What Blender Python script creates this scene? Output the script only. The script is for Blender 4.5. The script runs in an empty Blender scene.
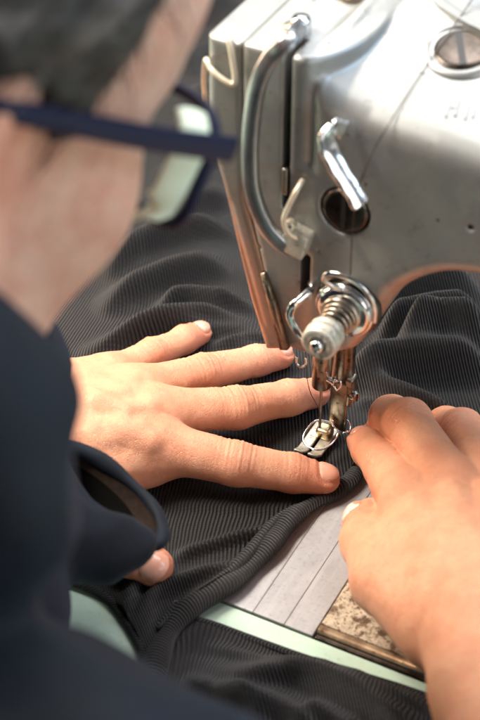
import bpy, math, random
import numpy as np
from mathutils import Vector
random.seed(7); np.random.seed(7)
sc = bpy.context.scene
COL = sc.collection

# ------------------------------------------------------------------ camera frame (metres, needle point at the origin, X along the arm, -Y to the operator)
YAW, PITCH, DIST, FPX = math.radians(27.5), math.radians(40), .90, 1665.0
fh = np.array([-math.sin(YAW), math.cos(YAW), 0.0])
rt = np.array([math.cos(YAW), math.sin(YAW), 0.0])
fw = fh*math.cos(PITCH) + np.array([0, 0, -math.sin(PITCH)])
up = np.cross(rt, fw)
ZUP = np.array([0, 0, 1.0])
def ray(px, py): return fw + rt*(px-240)/FPX + up*(360-py)/FPX
_d = ray(322, 447); CAM = -_d/np.linalg.norm(_d)*DIST
def P(px, py, z=0.0):
    d = ray(px, py); return CAM + d*((z-CAM[2])/d[2])
def PY(px, py, Y):
    d = ray(px, py); return CAM + d*((Y-CAM[1])/d[1])
def PD(px, py, dep): return CAM + ray(px, py)*dep
def nrm(v): v = np.asarray(v, float); return v/np.linalg.norm(v)

# ------------------------------------------------------------------ object helpers
def tag(o, label=None, cat=None, group=None, kind=None):
    if label: o['label'] = label
    if cat: o['category'] = cat
    if group: o['group'] = group
    if kind: o['kind'] = kind
    return o
def empty(name, loc=(0, 0, 0)):
    o = bpy.data.objects.new(name, None); COL.objects.link(o); o.location = loc
    o.empty_display_size = .02
    return o
def link(name, me, mat, parent=None, smooth=True):
    o = bpy.data.objects.new(name, me); COL.objects.link(o)
    if mat: me.materials.append(mat)
    if smooth: me.polygons.foreach_set('use_smooth', [True]*len(me.polygons))
    if parent: o.parent = parent
    return o
def pydata(name, v, f):
    me = bpy.data.meshes.new(name); me.from_pydata([tuple(map(float, a)) for a in v], [], [tuple(map(int, a)) for a in f]); me.update()
    return me
def quadmesh(name, V, Q):
    me = bpy.data.meshes.new(name)
    V = np.asarray(V, np.float32); Q = np.asarray(Q, np.int32)
    me.vertices.add(len(V)); me.vertices.foreach_set('co', V.ravel())
    n = Q.shape[1]
    me.loops.add(Q.size); me.loops.foreach_set('vertex_index', Q.ravel())
    me.polygons.add(len(Q)); me.polygons.foreach_set('loop_start', np.arange(len(Q), dtype=np.int32)*n)
    me.update(calc_edges=True); me.validate()
    return me
class MB:
    def __init__(s): s.v = []; s.f = []
    def add(s, v, f):
        b = len(s.v); s.v += [tuple(map(float, x)) for x in v]; s.f += [tuple(i+b for i in q) for q in f]
    def build(s, name, mat, parent=None, smooth=True, bevel=0, sub=0):
        o = link(name, pydata(name, s.v, s.f), mat, parent, smooth)
        if bevel:
            m = o.modifiers.new('bevel', 'BEVEL'); m.width = bevel; m.segments = 3; m.limit_method = 'ANGLE'; m.angle_limit = .6
        if sub:
            m = o.modifiers.new('sub', 'SUBSURF'); m.levels = sub; m.render_levels = sub
        return o
def basis(ax):
    ax = nrm(ax); t = np.array([0, 0, 1.]) if abs(ax[2]) < .9 else np.array([1., 0, 0])
    a = nrm(np.cross(t, ax)); return a, np.cross(ax, a), ax
def box(mb, c, h, R=None):
    c = np.asarray(c, float); R = np.eye(3) if R is None else np.asarray(R)
    v = [c + R[0]*h[0]*i + R[1]*h[1]*j + R[2]*h[2]*k for i in (-1, 1) for j in (-1, 1) for k in (-1, 1)]
    mb.add(v, [(0, 1, 3, 2), (4, 6, 7, 5), (0, 4, 5, 1), (2, 3, 7, 6), (0, 2, 6, 4), (1, 5, 7, 3)])
def lathe(mb, base, ax, prof, n=48):
    """prof: list of (distance along the axis, radius)"""
    a, b, ax = basis(ax); base = np.asarray(base, float); v = []; f = []
    for (h, r) in prof:
        for i in range(n):
            t = 2*math.pi*i/n; v.append(base + ax*h + (a*math.cos(t)+b*math.sin(t))*r)
    for j in range(len(prof)-1):
        for i in range(n):
            f.append((j*n+i, j*n+(i+1) % n, (j+1)*n+(i+1) % n, (j+1)*n+i))
    f.append(tuple(range(n))[::-1]); f.append(tuple((len(prof)-1)*n+i for i in range(n)))
    mb.add(v, f)
def catmull(pts, n=8, closed=False):
    p = [np.asarray(q, float) for q in pts]; m = len(p); out = []
    for i in range(m if closed else m-1):
        if closed: a, b, c, d = p[(i-1) % m], p[i], p[(i+1) % m], p[(i+2) % m]
        else: a, b, c, d = p[max(i-1, 0)], p[i], p[i+1], p[min(i+2, m-1)]
        for k in range(n):
            t = k/n
            out.append(.5*((2*b)+(c-a)*t+(2*a-5*b+4*c-d)*t*t+(3*b-a-3*c+d)*t**3))
    if not closed: out.append(p[-1])
    return np.array(out)
def sweep(mb, pts, ra, rb=None, nrmdir=None, n=12, closed=False, uvs=None, sq=1.0):
    """tube with an elliptic (sq=1) or squared-off section: ra across, rb along nrmdir"""
    pts = np.asarray(pts, float); m = len(pts)
    ra = np.broadcast_to(np.asarray(ra, float), (m,)); rb = ra if rb is None else np.broadcast_to(np.asarray(rb, float), (m,))
    v = []; f = []; prev = None
    for i in range(m):
        if closed: t = nrm(pts[(i+1) % m]-pts[i-1])
        else: t = nrm(pts[min(i+1, m-1)]-pts[max(i-1, 0)])
        if nrmdir is not None: N = np.asarray(nrmdir if np.ndim(nrmdir) == 1 else nrmdir[i], float)
        elif prev is None: N = basis(t)[0]
        else: N = prev
        N = nrm(N - t*np.dot(N, t)); prev = N; S = np.cross(t, N)
        for k in range(n):
            a = 2*math.pi*k/n; c, s = math.cos(a), math.sin(a)
            c = math.copysign(abs(c)**sq, c); s = math.copysign(abs(s)**sq, s)
            v.append(pts[i] + S*c*ra[i] + N*s*rb[i])
    L = m if closed else m-1
    for i in range(L):
        for k in range(n):
            j = (i+1) % m
            f.append((i*n+k, i*n+(k+1) % n, j*n+(k+1) % n, j*n+k))
    if not closed:
        f.append(tuple(range(n))[::-1]); f.append(tuple((m-1)*n+k for k in range(n)))
    mb.add(v, f)

# ------------------------------------------------------------------ implicit surfaces
def smin(a, b, k):
    h = np.clip(.5+.5*(b-a)/k, 0, 1); return b*(1-h)+a*h-k*h*(1-h)
def smax(a, b, k): return -smin(-a, -b, k)
def cap(p, a, b, ra, rb):
    a = np.asarray(a); ab = np.asarray(b)-a
    t = np.clip(((p-a)@ab)/max(ab@ab, 1e-12), 0, 1)
    return np.linalg.norm(p-a-t[:, None]*ab, axis=1)-(ra+(rb-ra)*t)
def ell(p, c, ax, R=None):
    q = p-np.asarray(c)
    if R is not None: q = q@np.asarray(R).T
    ax = np.asarray(ax, float)
    k0 = np.linalg.norm(q/ax, axis=1); k1 = np.linalg.norm(q/ax**2, axis=1)
    return k0*(k0-1)/np.maximum(k1, 1e-9)
def sbox(p, c, h, r):
    q = np.abs(p-np.asarray(c))-(np.asarray(h)-r)
    return np.linalg.norm(np.maximum(q, 0), axis=1)+np.minimum(q.max(1), 0)-r
def poly2(x, z, pts):
    pts = np.asarray(pts, float); d = np.full(len(x), 1e9); s = np.ones(len(x))
    n = len(pts)
    for i in range(n):
        a = pts[i]; b = pts[i-1]; e = b-a
        wx, wz = x-a[0], z-a[1]
        t = np.clip((wx*e[0]+wz*e[1])/(e@e), 0, 1)
        d = np.minimum(d, (wx-e[0]*t)**2+(wz-e[1]*t)**2)
        c1 = z >= a[1]; c2 = z < b[1]; c3 = e[0]*wz > e[1]*wx
        flip = (c1 & c2 & c3) | (~c1 & ~c2 & ~c3)
        s = np.where(flip, -s, s)
    return s*np.sqrt(d)
def extr(d2, w, r):
    """extrude a 2D distance; w is the distance along the depth; r the edge rounding"""
    a = d2+r; b = w+r
    return np.minimum(np.maximum(a, b), 0)+np.sqrt(np.maximum(a, 0)**2+np.maximum(b, 0)**2)-r
def hashnoise(p, s, seed=0):
    """smooth value noise on points p (n,3) with cell size s"""
    q = p/s+seed*17.3; i = np.floor(q).astype(np.int64); f = q-i; f = f*f*(3-2*f); out = 0
    for dx in (0, 1):
        for dy in (0, 1):
            for dz in (0, 1):
                n = (i[:, 0]+dx)*374761393+(i[:, 1]+dy)*668265263+(i[:, 2]+dz)*2147483647+seed*974711
                n = (n ^ (n >> 13))*1274126177; n = (n ^ (n >> 16)) & 0xffff
                w = (f[:, 0] if dx else 1-f[:, 0])*(f[:, 1] if dy else 1-f[:, 1])*(f[:, 2] if dz else 1-f[:, 2])
                out = out+w*(n/65535.0-.5)
    return out
def iso(fn, lo, hi, h, B=8, newton=2):
    lo = np.asarray(lo, float); hi = np.asarray(hi, float)
    nb = np.ceil((hi-lo)/(h*B)).astype(int); n = nb*B
    g = np.stack(np.meshgrid(*[np.arange(k) for k in nb], indexing='ij'), -1).reshape(-1, 3)
    ctr = lo+(g+.5)*B*h-.5*h
    dc = fn(ctr)
    D = np.repeat(np.repeat(np.repeat(dc.reshape(nb), B, 0), B, 1), B, 2).astype(np.float32)
    act = g[np.abs(dc) < B*h*1.25]
    o = np.stack(np.meshgrid(*[np.arange(B)]*3, indexing='ij'), -1).reshape(-1, 3)
    for s in range(0, len(act), 400):
        idx = (act[s:s+400, None, :]*B+o[None]).reshape(-1, 3)
        D[idx[:, 0], idx[:, 1], idx[:, 2]] = fn(lo+idx*h)
    S = D < 0
    c = np.zeros(tuple(n-1), np.int8)
    offs = [(i, j, k) for i in (0, 1) for j in (0, 1) for k in (0, 1)]
    sl = lambda o: tuple(slice(o[a], n[a]-1+o[a]) for a in range(3))
    for of in offs: c += S[sl(of)]
    cells = np.argwhere((c > 0) & (c < 8))
    acc = np.zeros((len(cells), 3)); cnt = np.zeros(len(cells))
    for a in range(3):
        for of in offs:
            if of[a]: continue
            p0 = cells+np.array(of); p1 = p0.copy(); p1[:, a] += 1
            d0 = D[p0[:, 0], p0[:, 1], p0[:, 2]]; d1 = D[p1[:, 0], p1[:, 1], p1[:, 2]]
            m = (d0 < 0) != (d1 < 0)
            t = np.where(m, d0/np.where(m, d0-d1, 1), 0)
            q = p0.astype(float); q[:, a] += t
            acc[m] += q[m]; cnt[m] += 1
    V = lo+acc/cnt[:, None]*h
    ids = np.full(tuple(n-1), -1, np.int32); ids[cells[:, 0], cells[:, 1], cells[:, 2]] = np.arange(len(cells))
    Q = []
    for a in range(3):
        b, cc = (a+1) % 3, (a+2) % 3
        s0 = [slice(0, n[0]), slice(0, n[1]), slice(0, n[2])]; s1 = list(s0)
        s0[a] = slice(0, n[a]-1); s1[a] = slice(1, n[a])
        e = np.argwhere(S[tuple(s0)] != S[tuple(s1)])
        e = e[(e[:, b] > 0) & (e[:, cc] > 0) & (e[:, b] < n[b]-1) & (e[:, cc] < n[cc]-1)]
        inside = S[e[:, 0], e[:, 1], e[:, 2]]
        q = []
        for (db, dc_) in ((-1, -1), (0, -1), (0, 0), (-1, 0)):
            w = e.copy(); w[:, b] += db; w[:, cc] += dc_
            q.append(ids[w[:, 0], w[:, 1], w[:, 2]])
        q = np.stack(q, 1); q[~inside] = q[~inside][:, ::-1]
        Q.append(q)
    Q = np.concatenate(Q); Q = Q[(Q >= 0).all(1)]
    for _ in range(newton):
        V = project(fn, V, h)
    return V, Q
def grad(fn, V, e=3e-4):
    return np.stack([(fn(V+np.eye(3)[a]*e)-fn(V-np.eye(3)[a]*e))/(2*e) for a in range(3)], 1)
def project(fn, V, lim=1e9):
    d = fn(V); g = grad(fn, V)
    st = -d[:, None]*g/np.maximum((g*g).sum(1), .05)[:, None]
    L = np.linalg.norm(st, axis=1, keepdims=True)
    return V+st*np.minimum(1, lim/np.maximum(L, 1e-9))

# ------------------------------------------------------------------ material helpers
def srgb(r, g, b):
    f = lambda c: (c/255/12.92) if c/255 <= .04045 else ((c/255+.055)/1.055)**2.4
    return (f(r), f(g), f(b), 1)
class Mat:
    def __init__(s, name):
        s.m = bpy.data.materials.new(name); s.m.use_nodes = True
        s.t = s.m.node_tree; s.n = s.t.nodes; s.b = s.n['Principled BSDF']
        s.tc = s.n.new('ShaderNodeTexCoord')
    def set(s, **k):
        for a, v in k.items(): s.b.inputs[a.replace('_', ' ')].default_value = v
        return s
    def L(s, a, b): s.t.links.new(a, b)
    def node(s, typ, **k):
        n = s.n.new('ShaderNode'+typ)
        for a, v in k.items():
            if hasattr(n, a): setattr(n, a, v)
            else: n.inputs[a.replace('_', ' ')].default_value = v
        return n
    def noise(s, scale, detail=4, rough=.6, coord='Object', stretch=None):
        n = s.node('TexNoise'); n.inputs['Scale'].default_value = scale; n.inputs['Detail'].default_value = detail; n.inputs['Roughness'].default_value = rough
        src = s.tc.outputs[coord]
        if stretch:
            mp = s.node('Mapping'); mp.inputs['Scale'].default_value = stretch; s.L(src, mp.inputs[0]); src = mp.outputs[0]
        s.L(src, n.inputs['Vector']); return n.outputs['Fac']
    def ramp(s, fac, stops):
        r = s.node('ValToRGB'); e = r.color_ramp.elements
        while len(e) < len(stops): e.new(.5)
        for el, (p, c) in zip(e, stops):
            el.position = p; el.color = c if len(c) == 4 else (*c, 1)
        s.L(fac, r.inputs[0]); return r.outputs[0]
    def mix(s, a, b, fac, mode='MIX'):
        m = s.node('Mix', data_type='RGBA', blend_type=mode)
        for sock, v in ((m.inputs[6], a), (m.inputs[7], b), (m.inputs[0], fac)):
            if hasattr(v, 'is_linked'): s.L(v, sock)
            else: sock.default_value = v
        return m.outputs[2]
    def math(s, op, a, b=0.0):
        m = s.node('Math', operation=op)
        for sock, v in ((m.inputs[0], a), (m.inputs[1], b)):
            if hasattr(v, 'is_linked'): s.L(v, sock)
            else: sock.default_value = v
        return m.outputs[0]
    def bump(s, h, strength=.3, dist=.001, prev=None):
        b = s.node('Bump'); b.inputs['Strength'].default_value = strength; b.inputs['Distance'].default_value = dist
        s.L(h, b.inputs['Height'])
        if prev is not None: s.L(prev, b.inputs['Normal'])
        s.L(b.outputs[0], s.b.inputs['Normal']); return b.outputs[0]
    def col(s, o): s.L(o, s.b.inputs['Base Color']); return s
    def rough(s, fac, lo, hi):
        r = s.node('MapRange'); s.L(fac, r.inputs[0]); r.inputs[3].default_value = lo; r.inputs[4].default_value = hi
        s.L(r.outputs[0], s.b.inputs['Roughness']); return s

def mat_skin(name, base, red, attr=True):
    m = Mat(name)
    n1 = m.noise(70, 5, .65); n2 = m.noise(420, 3, .6); n3 = m.noise(25, 3)
    c = m.mix(base, red, m.math('MULTIPLY', m.ramp(n1, [(.34, (0, 0, 0)), (.74, (1, 1, 1))]), .5))
    c = m.mix(c, (base[0]*.78, base[1]*.7, base[2]*.66, 1), m.math('MULTIPLY', m.ramp(n2, [(.5, (0, 0, 0)), (.72, (1, 1, 1))]), .35))
    if attr:
        at = m.node('Attribute', attribute_name='flush')
        c = m.mix(c, red, at.outputs['Fac'])
    fa = m.node('Attribute', attribute_name='face')
    st = m.ramp(m.noise(900, 2, .6), [(.48, (0, 0, 0)), (.66, (1, 1, 1))])
    pale = m.mix(m.mix(srgb(230, 184, 160), srgb(212, 146, 122), m.ramp(n1, [(.4, (0, 0, 0)), (.7, (1, 1, 1))])), srgb(128, 112, 104), m.math('MULTIPLY', st, .55))
    c = m.mix(c, pale, fa.outputs['Fac'])
    m.col(c)
    m.set(Subsurface_Weight=.30, Subsurface_Radius=(1, .32, .16), Subsurface_Scale=.0042, Specular_IOR_Level=.42)
    m.rough(n3, .36, .52)
    # fine cross-hatched skin lines and pores
    v = m.node('TexVoronoi', feature='DISTANCE_TO_EDGE'); v.inputs['Scale'].default_value = 950
    mp = m.node('Mapping'); mp.inputs['Scale'].default_value = (1, 1.5, 1); m.L(m.tc.outputs['Object'], mp.inputs[0]); m.L(mp.outputs[0], v.inputs['Vector'])
    b = m.bump(m.ramp(v.outputs['Distance'], [(0, (0, 0, 0)), (.14, (1, 1, 1))]), .6, .00045)
    b = m.bump(m.noise(260, 4, .7), .6, .0006, b)
    m.bump(m.noise(110, 3, .6, 'Object', (1, 2.2, 1)), .22, .0012, b)
    return m.m
SKIN = mat_skin('skin', srgb(223, 167, 134), srgb(206, 122, 94))
FACE = None
def mat_nail():
    m = Mat('nail')
    m.col(m.ramp(m.noise(180, 2), [(.3, srgb(218, 154, 130)), (.7, srgb(226, 172, 150))]))
    m.set(Roughness=.28, Subsurface_Weight=.15, Subsurface_Radius=(1, .4, .2), Subsurface_Scale=.002, Coat_Weight=.25)
    m.bump(m.noise(300, 2, .5, 'Object', (1, 1, 1)), .06, .0004)
    return m.m
NAIL = mat_nail()
NAIL_LIT = Mat('lit_nail').set(Base_Color=srgb(232, 206, 192), Roughness=.25, Coat_Weight=.4).m  # thumbnail copy of the nail, whitened for the strong light on it

def mat_cast():
    m = Mat('cast_enamel')
    n1 = m.noise(14, 5, .6); n2 = m.noise(120, 5, .75); n3 = m.noise(900, 2, .6); n4 = m.noise(38, 4, .7)
    c = m.ramp(n1, [(.3, srgb(128, 131, 132)), (.55, srgb(150, 150, 147)), (.75, srgb(140, 146, 152))])
    c = m.mix(c, srgb(92, 84, 74), m.math('MULTIPLY', m.ramp(n2, [(.56, (0, 0, 0)), (.74, (1, 1, 1))]), .55))
    c = m.mix(c, srgb(168, 164, 156), m.math('MULTIPLY', m.ramp(n4, [(.56, (0, 0, 0)), (.66, (1, 1, 1))]), .35))
    sp = m.noise(260, 2, .5)
    c = m.mix(c, srgb(52, 44, 38), m.ramp(sp, [(.73, (0, 0, 0)), (.77, (1, 1, 1))]))
    at = m.node('Attribute', attribute_name='wear_reflect')
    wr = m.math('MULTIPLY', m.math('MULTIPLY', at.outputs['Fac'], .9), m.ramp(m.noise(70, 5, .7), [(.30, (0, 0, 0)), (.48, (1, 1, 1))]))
    c = m.mix(c, srgb(198, 160, 140), wr)  # copper tint paints the hands' warm reflection onto the worn edges
    m.col(c); m.set(Specular_IOR_Level=.5)
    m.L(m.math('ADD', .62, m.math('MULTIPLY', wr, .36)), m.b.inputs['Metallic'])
    m.rough(n2, .33, .52)
    b = m.bump(n3, .12, .0003)
    m.bump(m.noise(60, 4, .5), .12, .001, b)
    return m.m
CAST = mat_cast()
def mat_metal(name, c1, c2, rlo, rhi, metallic=1.0, scale=150, bump=.1, spots=None):
    m = Mat(name); n = m.noise(scale, 5, .7)
    c = m.ramp(n, [(.35, c1), (.65, c2)])
    if spots: c = m.mix(c, spots, m.ramp(m.noise(scale*2.3, 3, .6), [(.58, (0, 0, 0)), (.7, (1, 1, 1))]))
    m.col(c)
    m.set(Metallic=metallic); m.rough(n, rlo, rhi); m.bump(m.noise(scale*5, 3, .6), bump, .0002)
    return m.m
CHROME = mat_metal('chrome', srgb(214, 216, 220), srgb(232, 232, 230), .08, .2)
FOOT = mat_metal('foot_steel', srgb(186, 176, 160), srgb(214, 206, 190), .28, .45, metallic=.6, spots=srgb(132, 112, 90))
STEEL = mat_metal('worn_steel', srgb(150, 142, 132), srgb(186, 178, 166), .22, .42, spots=srgb(110, 92, 74))
GUARD = mat_metal('grey_steel', srgb(150, 156, 162), srgb(176, 180, 184), .25, .42, scale=90)
BRONZE = mat_metal('brown_steel', srgb(122, 112, 101), srgb(162, 150, 134), .22, .4, spots=srgb(82, 62, 48))
DARK = mat_metal('dark_steel', srgb(62, 56, 52), srgb(88, 80, 74), .2, .38)
BLACK = Mat('black_void').set(Base_Color=(.008, .007, .006, 1), Roughness=.5).m
CREAM = mat_metal('cream_steel', srgb(226, 212, 190), srgb(238, 226, 206), .25, .4, metallic=.5)
GOLD = mat_metal('brassy_steel', srgb(186, 166, 132), srgb(212, 196, 164), .25, .4, spots=srgb(120, 96, 66))
KNOB = mat_metal('aged_nickel', srgb(188, 184, 170), srgb(212, 208, 196), .3, .5, metallic=.45, scale=220, spots=srgb(140, 130, 110))

def mat_rib(name, base, hi, axis='X', freq=1.0, sheen=.35):
    """ribbed jersey: UV.x counts ribs, UV.y counts knit courses"""
    m = Mat(name)
    sep = m.node('SeparateXYZ'); m.L(m.tc.outputs['UV'], sep.inputs[0])
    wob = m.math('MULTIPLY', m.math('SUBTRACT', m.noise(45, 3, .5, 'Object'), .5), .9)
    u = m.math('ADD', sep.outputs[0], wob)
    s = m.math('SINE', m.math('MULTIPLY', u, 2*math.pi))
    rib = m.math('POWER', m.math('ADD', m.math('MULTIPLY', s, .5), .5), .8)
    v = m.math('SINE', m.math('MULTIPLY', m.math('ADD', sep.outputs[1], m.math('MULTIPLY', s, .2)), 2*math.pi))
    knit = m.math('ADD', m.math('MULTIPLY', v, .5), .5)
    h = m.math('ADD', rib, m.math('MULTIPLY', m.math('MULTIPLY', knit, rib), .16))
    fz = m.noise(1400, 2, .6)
    c = m.mix(base, hi, m.math('MULTIPLY', h, .62))  # shade between the ribs painted in: colour follows the rib height
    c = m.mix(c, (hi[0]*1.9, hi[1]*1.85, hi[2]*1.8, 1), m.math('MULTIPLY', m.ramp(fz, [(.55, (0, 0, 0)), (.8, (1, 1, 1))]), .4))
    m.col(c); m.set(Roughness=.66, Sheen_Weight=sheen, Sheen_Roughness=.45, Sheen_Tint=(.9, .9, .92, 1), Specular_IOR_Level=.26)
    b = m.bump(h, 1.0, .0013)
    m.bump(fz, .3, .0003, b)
    return m.m
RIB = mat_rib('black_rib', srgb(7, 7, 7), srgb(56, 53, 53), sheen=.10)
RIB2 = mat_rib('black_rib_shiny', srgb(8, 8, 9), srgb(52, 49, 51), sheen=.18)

def mat_jacket():
    m = Mat('navy_softshell')
    n = m.noise(30, 4); f = m.noise(1500, 2)
    m.col(m.ramp(n, [(.3, srgb(6, 10, 17)), (.7, srgb(12, 20, 31))]))
    m.set(Roughness=.75, Sheen_Weight=.05, Sheen_Tint=(.45, .6, .85, 1), Specular_IOR_Level=.25)
    b = m.bump(f, .25, .0003); m.bump(m.noise(35, 3), .35, .004, b)
    return m.m
JACKET = mat_jacket()
LINING = mat_metal('brown_lining', srgb(32, 24, 20), srgb(46, 36, 31), .8, .95, metallic=0, scale=200)
LINING.node_tree.nodes['Principled BSDF'].inputs['Specular IOR Level'].default_value = .05

# ------------------------------------------------------------------ table and bed
def mat_table():
    m = Mat('mint_laminate')
    n = m.noise(35, 5, .7); n2 = m.noise(300, 3, .6)
    c = m.ramp(n, [(.3, srgb(182, 206, 186)), (.6, srgb(196, 217, 198)), (.8, srgb(206, 219, 198))])
    c = m.mix(c, srgb(150, 160, 140), m.math('MULTIPLY', m.ramp(n2, [(.58, (0, 0, 0)), (.75, (1, 1, 1))]), .35))
    m.col(c); m.rough(n2, .35, .6); m.bump(n2, .15, .0003)
    return m.m
tb = MB()
# table top as an open frame round the sunk bed
BX0, BX1, BY0, BY1 = -.30, .42, -.1215, .12
tz0, tz1 = -.035, -.0015
for (x0, x1, y0, y1) in ((-.9, 1.0, -.62, BY0-.0008), (-.9, 1.0, BY1+.0008, 1.3), (-.9, BX0-.0008, BY0-.0008, BY1+.0008), (BX1+.0008, 1.0, BY0-.0008, BY1+.0008)):
    box(tb, ((x0+x1)/2, (y0+y1)/2, (tz0+tz1)/2), ((x1-x0)/2, (y1-y0)/2, (tz1-tz0)/2))
table = tb.build('work_table', mat_table(), smooth=False)
tag(table, 'pale mint green laminate work table under the black cloth', 'table')

machine = empty('sewing_machine')
tag(machine, 'worn grey metal industrial sewing machine standing over the black ribbed cloth', 'sewing machine')
def mat_bed():
    m = Mat('bed_plate')
    n = m.noise(60, 6, .7); n2 = m.noise(500, 3, .6); n3 = m.noise(24, 3, .6, 'Object', (6, .6, 1))
    c = m.ramp(n, [(.3, srgb(164, 160, 161)), (.7, srgb(184, 180, 180))])
    c = m.mix(c, srgb(120, 112, 108), m.math('MULTIPLY', m.ramp(n2, [(.55, (0, 0, 0)), (.72, (1, 1, 1))]), .4))
    c = m.mix(c, srgb(206, 202, 204), m.math('MULTIPLY', m.ramp(n3, [(.5, (0, 0, 0)), (.7, (1, 1, 1))]), .4))
    m.col(c); m.set(Metallic=.25); m.rough(n2, .32, .55); m.bump(n2, .12, .0002)
    return m.m
BED = mat_bed()
def mat_rust():
    m = Mat('chipped_cream_plate')
    v = m.node('TexVoronoi'); v.inputs['Scale'].default_value = 260
    m.L(m.tc.outputs['Object'], v.inputs['Vector'])
    n = m.noise(120, 5, .7); n2 = m.noise(420, 3, .7)
    c = m.ramp(n2, [(.35, srgb(172, 154, 132)), (.65, srgb(210, 192, 168))])
    c = m.mix(c, srgb(92, 66, 46), m.ramp(n, [(.53, (0, 0, 0)), (.60, (1, 1, 1))]))
    c = m.mix(c, srgb(120, 96, 72), m.ramp(m.noise(600, 2), [(.55, (0, 0, 0)), (.62, (1, 1, 1))]))
    m.col(c); m.set(Roughness=.5); m.bump(n, .4, .0006)
    return m.m
b = MB(); XS = .0527
def slab(mb, x0, x1, y0, y1, z0, z1): box(mb, ((x0+x1)/2, (y0+y1)/2, (z0+z1)/2), ((x1-x0)/2, (y1-y0)/2, (z1-z0)/2))
# the bed: three strips that butt with hairline gaps
slab(b, BX0, .0205, BY0, BY1, -.030, 0)
b.build('bed', BED, machine, False, .0006)
b = MB(); slab(b, .02065, .03735, BY0, BY1, -.030, .0001); b.build('slide_plate', BED, machine, False, .0004)
b = MB(); slab(b, .0375, XS-.0003, BY0, BY1, -.030, 0); b.build('slide_plate', BED, machine, False, .0004)
b = MB(); slab(b, XS+.0006, BX1, -.1135, BY1, -.030, .0012); b.build('end_cover', mat_rust(), machine, False, .0008)
b = MB(); sweep(b, [(XS+.0008, -.1163, -.0005), (BX1, -.1163, -.0005)], .0022, .002, ZUP, 10, sq=.6); b.build('edge_rail', mat_metal('worn_bronze_rail', srgb(128, 106, 86), srgb(180, 160, 136), .3, .5, metallic=.5, spots=srgb(92, 70, 52)), machine)
b = MB(); slab(b, XS+.0006, BX1, BY0+.0002, -.1185, -.030, -.0012); b.build('edge_strip', DARK, machine, False, .0006)

# ------------------------------------------------------------------ machine casting
FY = -.032
TOPZ = .2525
def fpt(px, py, Y=FY): q = PY(px, py, Y); return (q[0], q[2])
gl_hi = fpt(243, 45); gl_mid = fpt(246, 200); gl_lo = fpt(287, 347)
arch = [fpt(352, 354), fpt(366, 338), fpt(380, 317), fpt(396, 298), fpt(416, 286), fpt(445, 279), fpt(480, 282)]
a0 = arch[-1]
arch2 = [(a0[0]+.25, a0[1]+.004)]
archline = catmull(arch, 6)
arch_poly = [tuple(q) for q in archline]+arch2+[(a0[0]+.25, 0.0), (-.05, 0.0), (-.05, fpt(288, 352)[1]), (gl_lo[0]-.004, fpt(296, 357)[1]), fpt(302, 360), fpt(325, 361)]
# circular top cover: through three points of its rim
p1, p2, p3 = [P(*q, TOPZ)[:2] for q in ((307, 60), (352, 46), (397, 5))]
A = np.array([2*(p2-p1), 2*(p3-p1)]); rhs = np.array([p2@p2-p1@p1, p3@p3-p1@p1])
cc = np.linalg.solve(A, rhs); CR = np.linalg.norm(cc-p1)
ZARM = fpt(435, 148)[1]
slotx = PY(286.5, 150, FY)[0]
zfp = [fpt(*q) for q in ((307, 67), (313, 80), (322, 95), (340, 112), (364, 124), (390, 133), (435, 148), (480, 165))]
zfx = np.array([q[0] for q in zfp]); zfz = np.array([q[1] for q in zfp]); zfz[0] = TOPZ-.003
def casting(p):
    x, y, z = p[:, 0], p[:, 1], p[:, 2]
    dep = np.maximum(FY-y, y-.052)
    head2 = poly2(x, z, [(gl_hi[0], TOPZ), (gl_mid[0], gl_mid[1]), (gl_lo[0], gl_lo[1]-.02), (.06, .06), (.06, .12), (zfx[0], .20), (zfx[0], TOPZ)])
    head = extr(head2, dep, .0032)
    cyl = extr(np.hypot(x-cc[0], y-cc[1])-CR, np.abs(z-(TOPZ-.03))-.03, .0026)
    cyl = smax(cyl, FY-y, .003)
    cyl = smax(cyl, gl_hi[0]-x, .002)
    cyl = smax(cyl, -(zfx[0]-.0005-x)*0+(x*0-1), .001)
    arm = sbox(p, (.20, .010, .11), (.20, .042, .15), .008)
    zf = np.interp(x, zfx, zfz); dy = np.clip(y-FY, 0, .09)
    ztop = zf+.50*dy-2.4*dy*dy
    arm = smax(arm, (z-ztop)*.86, .009)
    top = smin(arm, head, .004)
    top = smin(top, cyl, .0016)
    d = smax(top, -poly2(x, z, arch_poly), .012)
    s1 = sbox(p, (slotx, FY, .5*(.172+.30)), (.0021, .016, .5*(.30-.172)), .001)
    q = PY(305, 275, FY)
    s2 = sbox(p, (q[0], FY, q[2]), (.0027, .014, .012), .001)
    d = np.maximum(d, -np.minimum(s1, s2))
    for (hx, hy, r) in ((305, 253, .0011), (259, 248, .0012), (470, 228, .0016), (320, 250, .0007)):
        q = PY(hx, hy, FY); d = np.maximum(d, -(np.hypot(x-q[0], z-q[2])-r+np.maximum(0, np.abs(y-FY)-.004)))
    q = PY(345, 211, FY)     # counterbore of the big slotted screw
    return np.maximum(d, -np.maximum(np.hypot(x-q[0], z-q[2])-.0122, y-(FY+.004)))
V, Q = iso(casting, (-.045, -.04, .075), (.32, .06, .262), .0014)
def wear_reflect(me, V, w):  # mask of the worn edges and the reflection painted on them
    at = me.attributes.new('wear_reflect', 'FLOAT', 'POINT'); at.data.foreach_set('value', np.clip(w, 0, 1).astype(np.float32))
me = quadmesh('body', V, Q)
da = np.abs(poly2(V[:, 0], V[:, 2], arch_poly)); slotd = np.abs(V[:, 0]-slotx)
wear_reflect(me, V, np.exp(-(da/.0042)**2)*(V[:, 1] < FY+.03)+.8*np.exp(-((V[:, 2]-.112)/.016)**2)*np.exp(-((V[:, 0]-.0)/.013)**2)*(V[:, 1] < FY+.01))
link('body', me, CAST, machine)

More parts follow.
